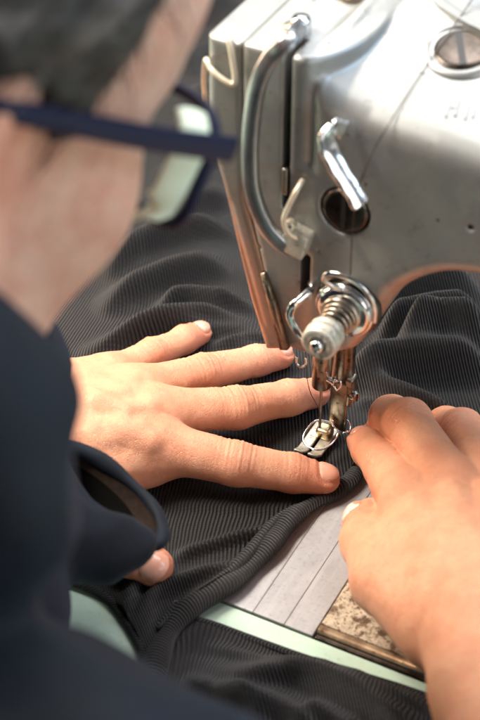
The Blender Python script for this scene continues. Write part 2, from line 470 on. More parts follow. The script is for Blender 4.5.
# face plate: its own casting at the head's left end, narrow foot, rounded outer edge
fp = [fpt(204, 20), fpt(206, 100), fpt(210, 150), fpt(221, 188), fpt(232, 235), fpt(248, 300), fpt(264, 352), fpt(284, 352),
      (gl_lo[0]-.0012, gl_lo[1]-.002), (gl_mid[0]-.0012, gl_mid[1]), (gl_hi[0]-.0012, gl_hi[1])]
fp = [(fpt(206, 40)[0], TOPZ-.001)]+fp[1:-1]+[(gl_hi[0]-.0012, TOPZ-.001)]
def faceplate(p):
    d2 = poly2(p[:, 0], p[:, 2], fp)
    d = extr(d2, np.maximum(FY+.0008-p[:, 1], p[:, 1]-.050), .0035)
    a = PY(228, 205, FY); bb = PY(262, 325, FY)            # a long shallow groove down the front
    g = cap(p, a, bb, .0018, .0012)
    return smax(d, -g, .0012)
V, Q = iso(faceplate, (-.075, -.04, .07), (.01, .06, .262), .0012)
me = quadmesh('face_plate', V, Q)
wear_reflect(me, V, np.exp(-(poly2(V[:, 0], V[:, 2], fp)/.0030)**2)*np.clip((.185-V[:, 2])/.02, 0, 1)+.7*np.exp(-((V[:, 2]-.11)/.05)**2)*(V[:, 1] < FY+.012))
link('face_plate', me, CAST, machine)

# second top cover along the arm, rim curving away to the upper right
c2 = MB()
rim = [P(x, y, TOPZ)[:2] for x, y in ((418, -18), (426, -8), (436, 4), (448, 12), (466, 23), (484, 32), (520, 52), (560, 75))]
rim = [q for q in catmull([np.array([*r, 0]) for r in rim], 5)]
back = [np.array([.30, .056, 0]), np.array([rim[0][0], .056, 0])]
pl = rim+back; n = len(pl)
c2.add([(q[0], q[1], TOPZ-.009) for q in pl]+[(q[0], q[1], TOPZ+.0005) for q in pl], [tuple(range(n, 2*n))]+[(i, (i+1) % n, n+(i+1) % n, n+i) for i in range(n)])
c2.build('top_cover', CAST, machine, False, .0012)
seam = MB()

def screw(mb_name, pos, ax, r, h, mat, parent, slotdir=None, dome=.35):
    mb = MB(); ax = nrm(ax)
    prof = [(-.002, r), (h*.55, r), (h*.8, r*.96), (h, r*.8), (h*1.05, 0.0005)]
    lathe(mb, pos, ax, prof, 40)
    o = mb.build(mb_name, mat, parent)
    if slotdir is not None:
        s = nrm(np.asarray(slotdir)-ax*np.dot(slotdir, ax)); t = np.cross(ax, s)
        sm = MB(); box(sm, np.asarray(pos)+ax*h*.98, (r*.86, r*.13, h*.12), [s, t, ax]); sm.build('screw_slot', BLACK, o, False)
    return o
# large slotted screw with raised boss on the arm
SZ = .235
for _ in range(12):
    q = P(461, 51, SZ); dy = q[1]-FY; SZ = ZARM+.50*dy-2.4*dy*dy
sl = .50-4.8*dy; SN = nrm((0, -sl, 1)); q = np.array([q[0], q[1], SZ])
bm_ = MB(); lathe(bm_, q, SN, [(-.003, .0185), (.0002, .0180), (.0016, .0165), (.0022, .0150), (.0016, .0138), (-.0002, .0134), (-.0004, .0008)], 56)
bm_.build('screw_boss', CAST, machine)
screw('screw', q+SN*.0002, SN, .0122, .0016, DARK, machine, fh)
def armpt(px, py, off=.0):
    z = .235
    for _ in range(14):
        q = P(px, py, z); dy = max(q[1]-FY, 0); zf = float(np.interp(q[0], zfx, zfz)); z = zf+.50*dy-2.4*dy*dy+off
    return P(px, py, z)
mk = MB()
for a, bb, r in (((452, 96), (446, 118), .0007), ((460, 98), (455, 117), .0009), ((449, 108), (458, 107), .0005), ((470, 104), (465, 120), .0008), ((477, 102), (473, 118), .0007)):
    sweep(mk, [armpt(a[0]+(bb[0]-a[0])*t, a[1]+(bb[1]-a[1])*t, .0001) for t in np.linspace(0, 1, 7)], r, .00025, ZUP, 8)
mk.build('worn_lettering', Mat('worn_grey_paint').set(Base_Color=srgb(146, 148, 153), Roughness=.6).m, machine)
th = [P(500, -40, TOPZ+.012)]+[armpt(x, y, .0012) for x, y in ((426, 66), (405, 98), (388, 126))]+[PY(376, 146, FY-.004), PY(362, 178, -.044), PY(356, 196, -.0445), PY(352, 240, -.041), PY(350, 284, -.038)]
g = MB(); sweep(g, catmull(th, 8), .00028, n=6); g.build('thread', DARK, machine)
# top screws
q = P(354, -4, TOPZ); screw('screw', (q[0], q[1], TOPZ), (0, 0, 1), .0085, .003, BRONZE, machine, rt)
q = P(301, 24, TOPZ+.004); s_ = screw('screw', (q[0], q[1], TOPZ), (0, 0, 1), .0046, .0075, CHROME, machine)
w = MB(); lathe(w, (q[0]-.0052, q[1]+.0015, TOPZ-.001), (0, 0, 1), [(0, .0036), (.0022, .0036), (.003, .003), (.0031, .0003)], 24); w.build('pin', GOLD, machine)

# take-up lever guard: flat bar bowed out from the front
gp = [P(301, 25, TOPZ+.0035)]
for (x, y, Y) in ((290, 40, -.0375), (272, 56, -.0405), (259, 82, -.0425), (252, 120, -.043), (250, 160, -.043), (253, 192, -.0425), (264, 222, -.0415), (278, 240, -.040), (293, 250, -.037)):
    gp.append(PY(x, y, Y))
gp = catmull(gp, 8)
g = MB(); sweep(g, gp, np.linspace(.0036, .0042, len(gp)), .0026, -np.array([0, 1, -.15]), 16, sq=.55); g.build('lever_guard', GUARD, machine)
# clamp block that holds the guard and a bent wire guide
c = PY(297, 240, -.0365); cb = MB(); box(cb, c, (.0062, .0045, .0068), [nrm((1, 0, -.25)), nrm((0, 1, 0)), nrm((.25, 0, 1))]); cb.build('guard_clamp', KNOB, machine, True, .0012)
c = PY(290, 225, -.040); screw('clamp_screw', c, (0, -1, .2), .0028, .0028, CREAM, machine, (1, 0, .4))
wp = catmull([PY(303, 180, -.034), PY(296, 192, -.040), PY(286, 212, -.043), PY(284, 222, -.0435), PY(288, 232, -.043), PY(297, 238, -.040)], 6)
g = MB(); sweep(g, wp, .0013, n=10); g.build('wire_guide', CREAM, machine)
# take-up lever inside the slot
tl = MB(); a = PY(288, 178, FY+.003); box(tl, a, (.0012, .004, .007)); tl.build('take_up_lever', STEEL, machine, True, .0005)

# chrome three-hole thread guide
base = [PY(343, 130, -.036), PY(334, 128, -.041), PY(327, 138, -.045), PY(330, 152, -.0455), PY(341, 172, -.0455), PY(353, 191, -.0455), PY(361, 205, -.0455)]
g = MB(); tt_ = nrm(base[-1]-base[3]); nn = nrm((.62, -.45, .64)); gb = catmull(base, 8); kb = np.linspace(0, 1, len(gb)); sweep(g, gb, .0016, .0043+.0005*np.cos(kb*2*math.pi*3.2)**2, np.cross(nn, tt_), 16, sq=.6)
tg = g.build('thread_guide', CHROME, machine)
# dark slotted stud under it
q = PY(345, 211, FY)
st = MB(); lathe(st, (q[0], FY+.005, q[2]), (0, -1, 0), [(0, .0116), (.0045, .0116), (.006, .0106), (.0064, .009), (.0058, .0006)], 56)
st = st.build('slotted_stud', DARK, machine)
s_ = MB(); box(s_, (q[0], FY-.0010, q[2]), (.0011, .0012, .0098)); s_.build('stud_slot', BLACK, st, False)

# tension assembly along -Y
tc = PY(349, 304, FY); TX, TZ = tc[0], tc[2]
def ten(name, prof, mat, parent=machine, n=64):
    m = MB(); lathe(m, (TX, FY, TZ), (0, -1, 0), prof, n); return m.build(name, mat, parent)
ten('tension_base', [(-.001, .0165), (.0015, .0165), (.0028, .0155), (.003, .0125), (.0032, .001)], DARK)
ten('tension_disc', [(.003, .006), (.0042, .0135), (.0050, .0147), (.0056, .0147), (.0056, .013), (.0049, .007), (.0049, .001)], CHROME)
ten('tension_disc', [(.0072, .006), (.0064, .0118), (.0060, .0137), (.0066, .0140), (.0078, .0118), (.0084, .007), (.0084, .001)], CHROME)
ten('tension_washer', [(.0084, .0098), (.0104, .0098), (.0112, .009), (.0112, .001)], STEEL)
m = MB(); k = np.linspace(0, 1, 150)
sp = np.stack([TX+(.0078-.0028*k)*np.cos(k*4.2*2*math.pi), FY-.0115-.0115*k, TZ+(.0078-.0028*k)*np.sin(k*4.2*2*math.pi)], 1)
sweep(m, sp, .00085, n=8); m.build('tension_spring', STEEL, machine)
ten('tension_stud', [(.008, .0032), (.036, .0032), (.0372, .0026), (.0374, .0005)], CHROME, n=28)
def knurl():
    m = MB(); n = 72; prof = [(.0215, .004), (.0215, .0066), (.0228, .0082), (.0246, .0086), (.0255, .0078), (.0266, .0078), (.0274, .0088), (.0298, .0088), (.0306, .0080), (.0316, .0080), (.0325, .0086), (.0338, .0084), (.0345, .0072), (.0345, .0046), (.0325, .0044), (.0325, .0008)]
    v = []; f = []
    for (h, r) in prof:
        for i in range(n):
            t = 2*math.pi*i/n; rr = r*(1+(.025 if i % 2 else -.02)*(r > .0065)); v.append((TX+rr*math.cos(t), FY-h, TZ+rr*math.sin(t)))
    for j in range(len(prof)-1):
        for i in range(n): f.append((j*n+i, (j+1)*n+i, (j+1)*n+(i+1) % n, j*n+(i+1) % n))
    f.append(tuple((len(prof)-1)*n+i for i in range(n))); m.add(v, f)
    return m.build('tension_knob', KNOB, machine)
knurl()
# check spring loop over the discs and chrome hook at their left
cs = catmull([PY(341, 290, -.040), PY(333, 287, -.043), PY(325, 281, -.045), PY(326, 275, -.046), PY(336, 274, -.046), PY(352, 280, -.046), PY(366, 292, -.045), PY(374, 308, -.043), PY(374, 322, -.0405)], 7)
g = MB(); sweep(g, cs, .0014, .0009, np.array([0, -1, 0]), 10); g.build('check_spring', CHROME, machine)
hk = catmull([PY(309, 282, -.030), PY(310, 290, -.036), PY(300, 300, -.042), PY(293, 306, -.045), PY(290, 316, -.046), PY(296, 329, -.046), PY(305, 340, -.044), PY(314, 347, -.042)], 7)
g = MB(); sweep(g, hk, .0020, .0011, np.array([.3, -1, .2]), 12, sq=.6); g.build('thread_hook', CHROME, machine)
# slanted rail at the foot of the head
g = MB(); sweep(g, [PY(264, 272, FY-.0005), PY(272, 300, FY-.0015), PY(285, 348, FY-.0015)], [.0012, .0023, .0026], .0022, np.array([0, -1, 0]), 12, sq=.6); g.build('guide_rail', BRONZE, machine)
# wire clip on the face plate
wc = catmull([PY(206, 108, -.010), PY(204, 82, -.018), PY(206, 60, -.031), PY(211, 69, -.0355), PY(222, 79, -.0365), PY(232, 84, -.036), PY(235, 80, -.0355), PY(233, 62, -.0345), PY(229, 40, -.033), PY(227, 34, -.028)], 7)
g = MB(); sweep(g, wc, .0013, n=10); g.build('wire_clip', CREAM, machine)

# needle bar, presser bar, foot
def rod(name, a, bb, r, mat, parent=machine, n=28, r2=None):
    m = MB(); a = np.asarray(a, float); bb = np.asarray(bb, float); L = np.linalg.norm(bb-a); r2 = r2 or r
    lathe(m, a, bb-a, [(0, r*.9), (min(.0006, L*.2), r), (L-min(.0006, L*.2), r2), (L, r2*.9)], n); return m.build(name, mat, parent)
NX = P(319.5, 440, .004)[0]
rod('needle_bar', (NX, 0, .125), (NX, 0, .056), .0040, STEEL)
rod('needle_clamp', (NX, 0, .066), (NX, 0, .043), .0052, BRONZE)
rod('clamp_screw', (NX+.003, -.001, .050), (NX+.0085, -.002, .050), .0021, CHROME)
rod('needle', (NX, 0, .044), (NX, 0, .004), .00075, STEEL, n=14)
PB = (NX+.0072, .0115)
rod('presser_bar', (PB[0], PB[1], .125), (PB[0], PB[1], .036), .0060, BRONZE)
m = MB(); box(m, (PB[0]+.0005, PB[1]-.0052, .0275), (.0048, .0014, .0165)); sh = m.build('presser_foot', BRONZE, machine, True, .0007)
m = MB(); box(m, (PB[0]+.0055, PB[1]-.002, .038), (.0022, .004, .009)); m.build('shank_clamp', BRONZE, sh, True, .001)
q = (PB[0]+.0078, PB[1]-.004, .037); screw('shank_screw', q, (1, -.4, 0), .0028, .003, STEEL, sh, (0, 0, 1))
m = MB(); box(m, (NX+.0025, .0015, .0105), (.0042, .0040, .0036), [nrm((1, 0, 0)), nrm((0, 1, .12)), nrm((0, -.12, 1))]); m.build('foot_hinge', GOLD, sh, True, .0019)
for sx, ln in ((-.0042, .0185), (.0036, .0180)):
    m = MB(); x0 = NX+sx+.0008; prof = [(.010, .0058), (.002, .0060), (-.006, .0056), (-.013, .0060), (-ln, .0092), (-ln-.0022, .0112)]
    w0 = .0031; v = []
    for i, (y, z) in enumerate(prof):
        ww = w0*(1 if i < 4 else .9 if i == 4 else .6)
        v += [(x0-ww, y, z), (x0+ww, y, z), (x0+ww, y, z+.0016), (x0-ww, y, z+.0016)]
    f = []
    for i in range(len(prof)-1):
        for k in range(4): f.append((i*4+k, i*4+(k+1) % 4, (i+1)*4+(k+1) % 4, (i+1)*4+k))
    f += [(3, 2, 1, 0), tuple((len(prof)-1)*4+k for k in range(4))]
    m.add(v, f); m.build('toe', FOOT, sh, True, .0005)
fg = catmull([P(332, 423, .018), P(324, 421, .018), P(315, 421, .018), P(307, 429, .016), P(303, 438, .014), P(307, 446, .013), P(318, 450, .013), P(329, 446, .013), P(336, 438, .014), P(338, 431, .016), P(333, 425, .018), P(333, 420, .021)], 6)
g = MB(); sweep(g, fg, .00055, n=10); g.build('finger_guard', CHROME, sh)
fg = catmull([P(341, 419, .018), P(347, 420, .017), P(350, 426, .015), P(349, 431, .014), P(343, 433, .013)], 6)
g = MB(); sweep(g, fg, .0006, n=10); g.build('finger_guard', CHROME, sh)
# small wire hooks at the needle bar
fg = catmull([PY(327, 372, -.004), PY(329, 377, -.006), PY(334, 381, -.006), PY(340, 381, -.006), PY(341, 386, -.006), PY(337, 390, -.006), PY(334, 386, -.006)], 6)
g = MB(); sweep(g, fg, .0006, n=10); g.build('thread_hook', CHROME, machine)
fg = catmull([PY(297, 357, -.022), PY(297, 363, -.022), PY(301, 367, -.022), PY(306, 364, -.022), PY(306, 358, -.022)], 6)
g = MB(); sweep(g, fg, .0006, n=10); g.build('thread_hook', CHROME, machine)
th = catmull([PY(306, 365, -.022), PY(307, 378, -.018), PY(311, 394, -.012), PY(319, 410, -.002), PY(319.5, 428, -.001)], 6)
g = MB(); sweep(g, th, .00022, n=6); g.build('thread', BLACK, machine)

# ------------------------------------------------------------------ black ribbed cloth
cloth = empty('black_cloth', tuple(P(200, 520)))
tag(cloth, 'black ribbed jersey cloth lying in folds under the presser foot and both hands', 'cloth')
def pl_dist(xy, pts):
    best = np.full(len(xy), 1e9); side = np.zeros(len(xy)); tt = np.zeros(len(xy)); n = len(pts)-1
    for i in range(n):
        a, bb = pts[i], pts[i+1]; e = bb-a; w = xy-a
        t = np.clip((w@e)/(e@e), 0, 1); q = w-t[:, None]*e; d = np.hypot(q[:, 0], q[:, 1])
        s = np.sign(e[0]*w[:, 1]-e[1]*w[:, 0]); m = d < best
        best = np.where(m, d, best); side = np.where(m, s, side); tt = np.where(m, (i+t)/n, tt)
    return best, side, tt
def ridge(xy, px, h, s1, s2=None):
    z = max(.006, h)
    pts = catmull([np.array([*P(a, c_, z)[:2], 0]) for a, c_ in px], 5)[:, :2]
    d, side, t = pl_dist(xy, pts); s2 = s2 or s1*.6
    s = np.where(side > 0, s1, s2)
    m = np.clip(np.minimum(t, 1-t)*3.2, 0, 1); return h*np.exp(-(d/s)**2/2)*m*m*(3-2*m)
MAIN = [([(88, 296), (141, 272), (190, 258), (238, 250)], .016, .009, .005), ([(150, 303), (178, 288), (215, 289), (266, 292)], .014, .0055, .0035),
        ([(70, 340), (125, 326), (170, 312), (215, 306), (272, 316)], .014, .0065, .004), ([(120, 345), (170, 330), (230, 330), (275, 335)], .006, .004),
        ([(95, 262), (140, 236), (190, 222), (250, 214)], .016, .0075, .0045), ([(140, 214), (185, 196), (240, 180)], .016, .007, .0045), ([(180, 120), (205, 90), (240, 80)], .012, .01), ([(170, 170), (200, 150), (240, 140)], .012, .009),
        ([(180, 60), (205, 40), (240, 30)], .014, .01), ([(170, 10), (205, 0), (240, -10)], .014, .01),
        ([(370, 312), (425, 297), (500, 284)], .030, .007, .004), ([(396, 328), (440, 317), (500, 322)], .030, .006, .004), ([(330, 290), (400, 270), (500, 255)], .030, .012), ([(335, 349), (420, 342), (505, 340)], .026, .012, .0045),
        ([(338, 364), (390, 381), (436, 400), (475, 430)], .014, .0050, .0035), ([(352, 400), (380, 405), (420, 420)], .005, .004), ([(300, 338), (330, 330), (360, 322)], .010, .007),
        ([(135, 640), (155, 592), (200, 572), (262, 553)], .007, .0042), ([(168, 558), (215, 542), (285, 522)], .0055, .0035), ([(120, 622), (128, 600), (140, 575), (160, 555)], .006, .004),
        ([(185, 600), (215, 585), (250, 565)], .005, .003), ([(150, 500), (230, 505), (310, 505)], .002, .005),
        ([(190, 345), (240, 344), (275, 350)], .003, .004), ([(215, 345), (255, 338), (290, 345)], .004, .003), ([(200, 430), (250, 438), (300, 425)], .002, .004)]
def h_main(xy):
    h = np.full(len(xy), .0025); p3 = np.c_[xy, 0*xy[:, 0]]
    for q in MAIN: h = h+ridge(xy, q[0], q[1]*1.2, *[k*.9 for k in q[2:]])
    far = np.clip((xy@fh[:2]-.02)/.25, 0, 1)
    h += (hashnoise(p3@np.array([[1, 0, 0], [0, 2.2, 0], [0, 0, 1]]), .05, 3)*.016)*far
    h += hashnoise(p3, .018, 5)*.0016+hashnoise(p3, .007, 6)*.0005
    return np.maximum(h, .0030)
def sheet(name, poly_px, hfun, x0, x1, y0, y1, st, ribdir, mat, sp=.0018, warp=None):
    nx, ny = int((x1-x0)/st)+1, int((y1-y0)/st)+1
    gx, gy = np.meshgrid(np.linspace(x0, x1, nx), np.linspace(y0, y1, ny), indexing='ij')
    xy = np.c_[gx.ravel(), gy.ravel()]; h = hfun(xy)
    poly = np.array([P(a, c_)[:2] for a, c_ in poly_px])
    ins = poly2(xy[:, 0], xy[:, 1], poly)
    keep = (ins < 0).reshape(nx, ny)
    # slide the border verts onto the outline so the edge is not stepped
    Vx = np.c_[xy, h]
    near = (ins >= 0) & (ins < st*1.5)
    e = 1e-5
    gxv = (poly2(xy[near, 0]+e, xy[near, 1], poly)-ins[near])/e; gyv = (poly2(xy[near, 0], xy[near, 1]+e, poly)-ins[near])/e
    Vx[near, 0] -= gxv*ins[near]; Vx[near, 1] -= gyv*ins[near]
    ok = (ins < st*1.45).reshape(nx, ny)
    I = np.arange(nx*ny).reshape(nx, ny)
    m = ok[:-1, :-1] & ok[1:, :-1] & ok[1:, 1:] & ok[:-1, 1:] & (keep[:-1, :-1] | keep[1:, :-1] | keep[1:, 1:] | keep[:-1, 1:])
    Q = np.stack([I[:-1, :-1][m], I[1:, :-1][m], I[1:, 1:][m], I[:-1, 1:][m]], 1)
    used = np.unique(Q); mp = np.full(nx*ny, -1); mp[used] = np.arange(len(used))
    me = quadmesh(name, Vx[used], mp[Q])
    rd = nrm(ribdir); pr = np.array([rd[1], -rd[0]])
    u = xy@pr; v = xy@rd
    if warp is not None: u = u+warp(xy, h)
    # arc-length feel: ribs follow the slope a little
    u = u/sp; v = v/.0016
    uv = me.uv_layers.new(name='UVMap'); li = np.zeros(len(me.loops), np.int32); me.loops.foreach_get('vertex_index', li)
    uu = np.c_[u[used], v[used]][li].astype(np.float32); uv.data.foreach_set('uv', uu.ravel())
    o = link(name, me, mat, cloth); o.location = -cloth.location; return o
roll_px = [(358, 466), (348, 478), (334, 488), (318, 498), (300, 511), (284, 525), (270, 541), (255, 559), (236, 578), (214, 592), (190, 606), (171, 624), (160, 646), (155, 676), (152, 705), (150, 740)]
edge_px = [(146, 668), (144, 657), (138, 640), (124, 617), (106, 597), (76, 583), (30, 572), (-60, 556)]
main_poly = [(358, 458)]+roll_px[1:14]+edge_px+[(-420, 500), (-420, -420), (1100, -420), (1100, 430), (480, 436), (410, 446), (362, 449)]
def warp_main(xy, h):
    p3 = np.c_[xy, 0*h]
    c = P(150, 640)[:2]; d = xy-c; r = np.hypot(d[:, 0], d[:, 1])
    low = np.exp(-(r/.075)**2)
    lf = np.clip((xy@fh[:2]-.03)/.25, 0, 1)*np.clip((.06-xy@rt[:2])/.22, 0, 1)
    return hashnoise(p3, .09, 11)*.03+low*(d@nrm(np.array([.3, 1.])))*.38+h*.25-lf*(xy@fh[:2]-.03)*.55
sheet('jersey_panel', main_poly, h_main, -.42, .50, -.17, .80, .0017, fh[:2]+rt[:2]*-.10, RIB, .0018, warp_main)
def tube_uv(name, pts, r, mat, flat=.85, sp=.0018, n=28):
    m = MB(); sweep(m, pts, r, np.asarray(r)*flat, ZUP, n)
    o = m.build(name, mat, cloth); o.location = -cloth.location; me = o.data
    L = np.r_[0, np.cumsum(np.linalg.norm(np.diff(pts, axis=0), axis=1))]
    uv = me.uv_layers.new(name='UVMap'); nv = len(pts)*n
    for lp in me.loops:
        i, k = divmod(lp.vertex_index, n); uv.data[lp.index].uv = (L[i]/sp+.45*math.sin(i*.11)+1.3*math.sin(2*math.pi*k/n+.6), abs(k-n/2)*.0009*22/.016*.05)
    return o
rp = catmull([P(a, c_, .0065) for a, c_ in roll_px], 10)
tw = np.linspace(0, 1, len(rp))
rr = np.interp(tw, [0, .08, .25, .5, .62, .75, .85, 1], [.0040, .0054, .0058, .0062, .0064, .0064, .0066, .0080])
rr = rr*.9*(1+.12*np.sin(tw*23)+.08*np.sin(tw*47+1)); rp[:, 2] = rr*.56+.0016
rp[:, :2] += (np.sin(tw*19)*.0011)[:, None]*rt[:2]
tube_uv('rolled_hem', rp, rr, RIB, .60)
# a second, thinner roll beside it
rp2 = rp[30:110]+np.array([-rt[0]-.3*fh[0], -rt[1]-.3*fh[1], 0])*0.0085; rp2[:, 2] = .0045
t2 = np.linspace(0, 1, len(rp2)); tube_uv('seam_ridge', rp2, .0036*np.sin(t2*math.pi)**.5+.0006, RIB)
ep = catmull([P(a, c_, .002) for a, c_ in edge_px], 6); tube_uv('cut_edge', ep, .0017, RIB, 1.0)

LOW = [([(188, 640), (236, 668), (300, 664), (345, 682), (400, 712), (430, 740)], .012, .006), ([(210, 688), (270, 700), (330, 728)], .012, .006), ([(180, 668), (230, 696), (280, 730)], .009, .005),
       ([(330, 668), (380, 690), (440, 712)], .006, .004), ([(300, 700), (360, 730)], .009, .005), ([(195, 640), (260, 658), (330, 682), (400, 704)], .003, .003), ([(225, 640), (290, 656), (320, 668)], -.002, .004)]
def h_low(xy):
    h = np.full(len(xy), .0022); p3 = np.c_[xy, 0*xy[:, 0]]
    for px, a, s in LOW: h = h+ridge(xy, px, a, s)
    h += hashnoise(p3, .02, 8)*.0025+hashnoise(p3, .008, 9)*.0007
    return np.maximum(h, .0012)
low_poly = [(188, 616), (215, 625), (250, 638), (300, 656), (350, 672), (400, 687), (450, 705), (560, 735), (560, 1100), (100, 1100), (120, 720), (155, 650), (170, 625)]
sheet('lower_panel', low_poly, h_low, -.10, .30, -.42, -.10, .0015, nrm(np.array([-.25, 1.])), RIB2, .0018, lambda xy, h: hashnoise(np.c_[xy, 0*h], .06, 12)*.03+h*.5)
le = catmull([P(a, c_, .002) for a, c_ in [(176, 602)]+low_poly[:7]], 6); tube_uv('folded_edge', le, .0019, RIB2, .8)

# ------------------------------------------------------------------ person: hands
CR_L = []          # knuckle creases of each hand
def finger(p, J, k=.0035):
    d = None
    for (a, ra), (bb, rb) in zip(J[:-1], J[1:]):
        c_ = cap(p, a, bb, ra, rb); d = c_ if d is None else smin(d, c_, k)
    return d
def joints(spec): return [(P(x, y, z), r) for x, y, z, r in spec]
class Hand:
    def __init__(s, fingers, thumb, palm, tendons, cloth_z, dorsal, kpalm=.011, creases=()):
        s.f = [joints(q) for q in fingers]; s.t = joints(thumb); s.palm = [(joints([a])[0], joints([c_])[0]) for a, c_ in palm]
        s.ten = [(P(*a[:3]), a[3], P(*c_[:3]), c_[3]) for a, c_ in tendons]; s.dorsal = nrm(dorsal); s.kp = kpalm
        s.cr = []
        for J in s.f:
            for i, amp, sig in ((1, .00075, .0058), (2, .00052, .0044)):
                if i < len(J)-1:
                    a = J[i][0]; ax = nrm(J[i+1][0]-J[i-1][0]); s.cr.append((a, ax, J[i][1], amp, sig))
        J = s.t; s.cr.append((J[-2][0], nrm(J[-1][0]-J[-2][0]), J[-2][1], .0007, .005))
        s.extra = creases
    def base(s, p):
        d = None
        for (a, ra), (bb, rb) in s.palm:
            c_ = cap(p, a, bb, ra, rb); d = c_ if d is None else smin(d, c_, .014)
        fs = None
        for J in s.f:
            c_ = finger(p, J); fs = c_ if fs is None else smin(fs, c_, .0008)
            # knuckle thickening at the middle joint
        d = smin(d, fs, s.kp)
        d = smin(d, finger(p, s.t, .006), .010)
        for a, ra, bb, rb in s.ten: d = smin(d, cap(p, a, bb, ra, rb), .009)
        return d
    def __call__(s, p):
        d = s.base(p)
        for a, ax, r, amp, sig in s.cr:
            w = p-a; sl = w@ax; m = np.exp(-(w*w).sum(1)/(2*(sig*1.5)**2)); dr = np.clip((w@s.dorsal)/r, 0, 1)
            d = d-m*.0009*dr*np.exp(-(sl/(sig*.9))**2)+amp*m*dr*(np.cos(sl*2*math.pi/.0023)+.6*np.cos(sl*2*math.pi/.0037+1))
        for a, bb, amp, wd in s.extra:
            dd = cap(p, a, bb, 0, 0); d = d+amp*np.exp(-(dd/wd)**2)
        d = d+s.nailgrooves(p)+hashnoise(p, .011, 2)*.0006+hashnoise(p, .0042, 4)*.00028
        return d
    nails = ()
    def nailgrooves(s, p):
        o = np.zeros(len(p))
        for (a, bb, dors, r, ln, wd, fwd) in s.nails:
            ax = nrm(bb-a); n_ = nrm(np.asarray(dors)-ax*np.dot(dors, ax)); s_ = np.cross(ax, n_)
            w = p-bb; m = (w*w).sum(1) < .02**2
            if not m.any(): continue
            w = w[m]; sx = (w@ax-ln*fwd)/(ln*.5); an = np.arctan2(w@s_, w@n_)/math.radians(wd)
            q = (np.abs(sx)**3+np.abs(an)**3)**(1/3.)-1
            tip = np.where(sx > .6, .4, 1)
            o[m] += .00055*np.exp(-(q/.13)**2)*tip-.00035*np.exp(-((q-.30)/.16)**2)*tip
        return o
    def flush(s, V):
        """redness of fingertips and knuckles"""
        f = np.zeros(len(V))
        for J in s.f+[s.t]:
            f = np.maximum(f, .75*np.exp(-((V-J[-1][0])**2).sum(1)/(2*.012**2)))
            f = np.maximum(f, .45*np.exp(-((V-J[-3][0])**2).sum(1)/(2*.009**2)))
            f = np.maximum(f, .35*np.exp(-((V-J[0][0])**2).sum(1)/(2*.011**2)))
        f = np.maximum(f, np.clip(s.nailgrooves(V)/.00055, 0, 1))
        return f
L = Hand(
    fingers=[
        [(163, 447, .0260, .0132), (236, 464, .0215, .0112), (292, 473, .0145, .0098), (324, 479, .0105, .0083)],
        [(156, 413, .0290, .0130), (237, 408, .0230, .0111), (288, 398, .0150, .0097), (315, 393, .0105, .0082)],
        [(138, 390, .0275, .0122), (203, 373, .0215, .0101), (256, 361, .0140, .0088), (281, 356, .0105, .0076)],
        [(108, 376, .0225, .0108), (152, 355, .0175, .0086), (184, 340, .0125, .0077), (200, 333, .0100, .0069)]],
    thumb=[(40, 470, .030, .016), (88, 520, .024, .0135), (125, 551, .0165, .0112), (154, 567, .0120, .0098)],
    palm=[((30, 432, .030, .021), (150, 440, .024, .0145)), ((30, 425, .031, .021), (145, 412, .026, .0145)), ((28, 405, .030, .020), (128, 393, .025, .0135)),
          ((28, 392, .029, .018), (103, 379, .0215, .0115)), ((40, 455, .028, .018), (120, 462, .022, .015)), ((-90, 440, .040, .026), (30, 415, .031, .021)),
          ((60, 470, .022, .012), (150, 462, .018, .011)), ((-40, 430, .034, .023), (30, 425, .031, .021))],
    tendons=[((60, 420, .0448, .0022), (150, 440, .0380, .0030)), ((55, 412, .0455, .0022), (148, 410, .0408, .0032)), ((55, 402, .0455, .002), (130, 390, .0394, .003)), ((55, 395, .0436, .0018), (104, 378, .0335, .0026)),
             ((70, 440, .0430, .0014), (120, 425, .0428, .0014)), ((95, 445, .0392, .0014), (140, 428, .0405, .0014)), ((70, 398, .0478, .0013), (96, 402, .0462, .0013)), ((96, 402, .0462, .0013), (122, 396, .0430, .0013)), ((96, 402, .0462, .0013), (124, 412, .0445, .0013))],
    cloth_z=.004, dorsal=(0, .1, 1))
ex = []
for k in range(16):
    x = 118+random.uniform(-14, 40); y = 440+random.uniform(-26, 22); dx = random.uniform(8, 20)
    ex.append((P(x, y, .040), P(x+dx, y+dx*random.uniform(.2, 1.0), .037), .00014, .0009))
L.extra = ex
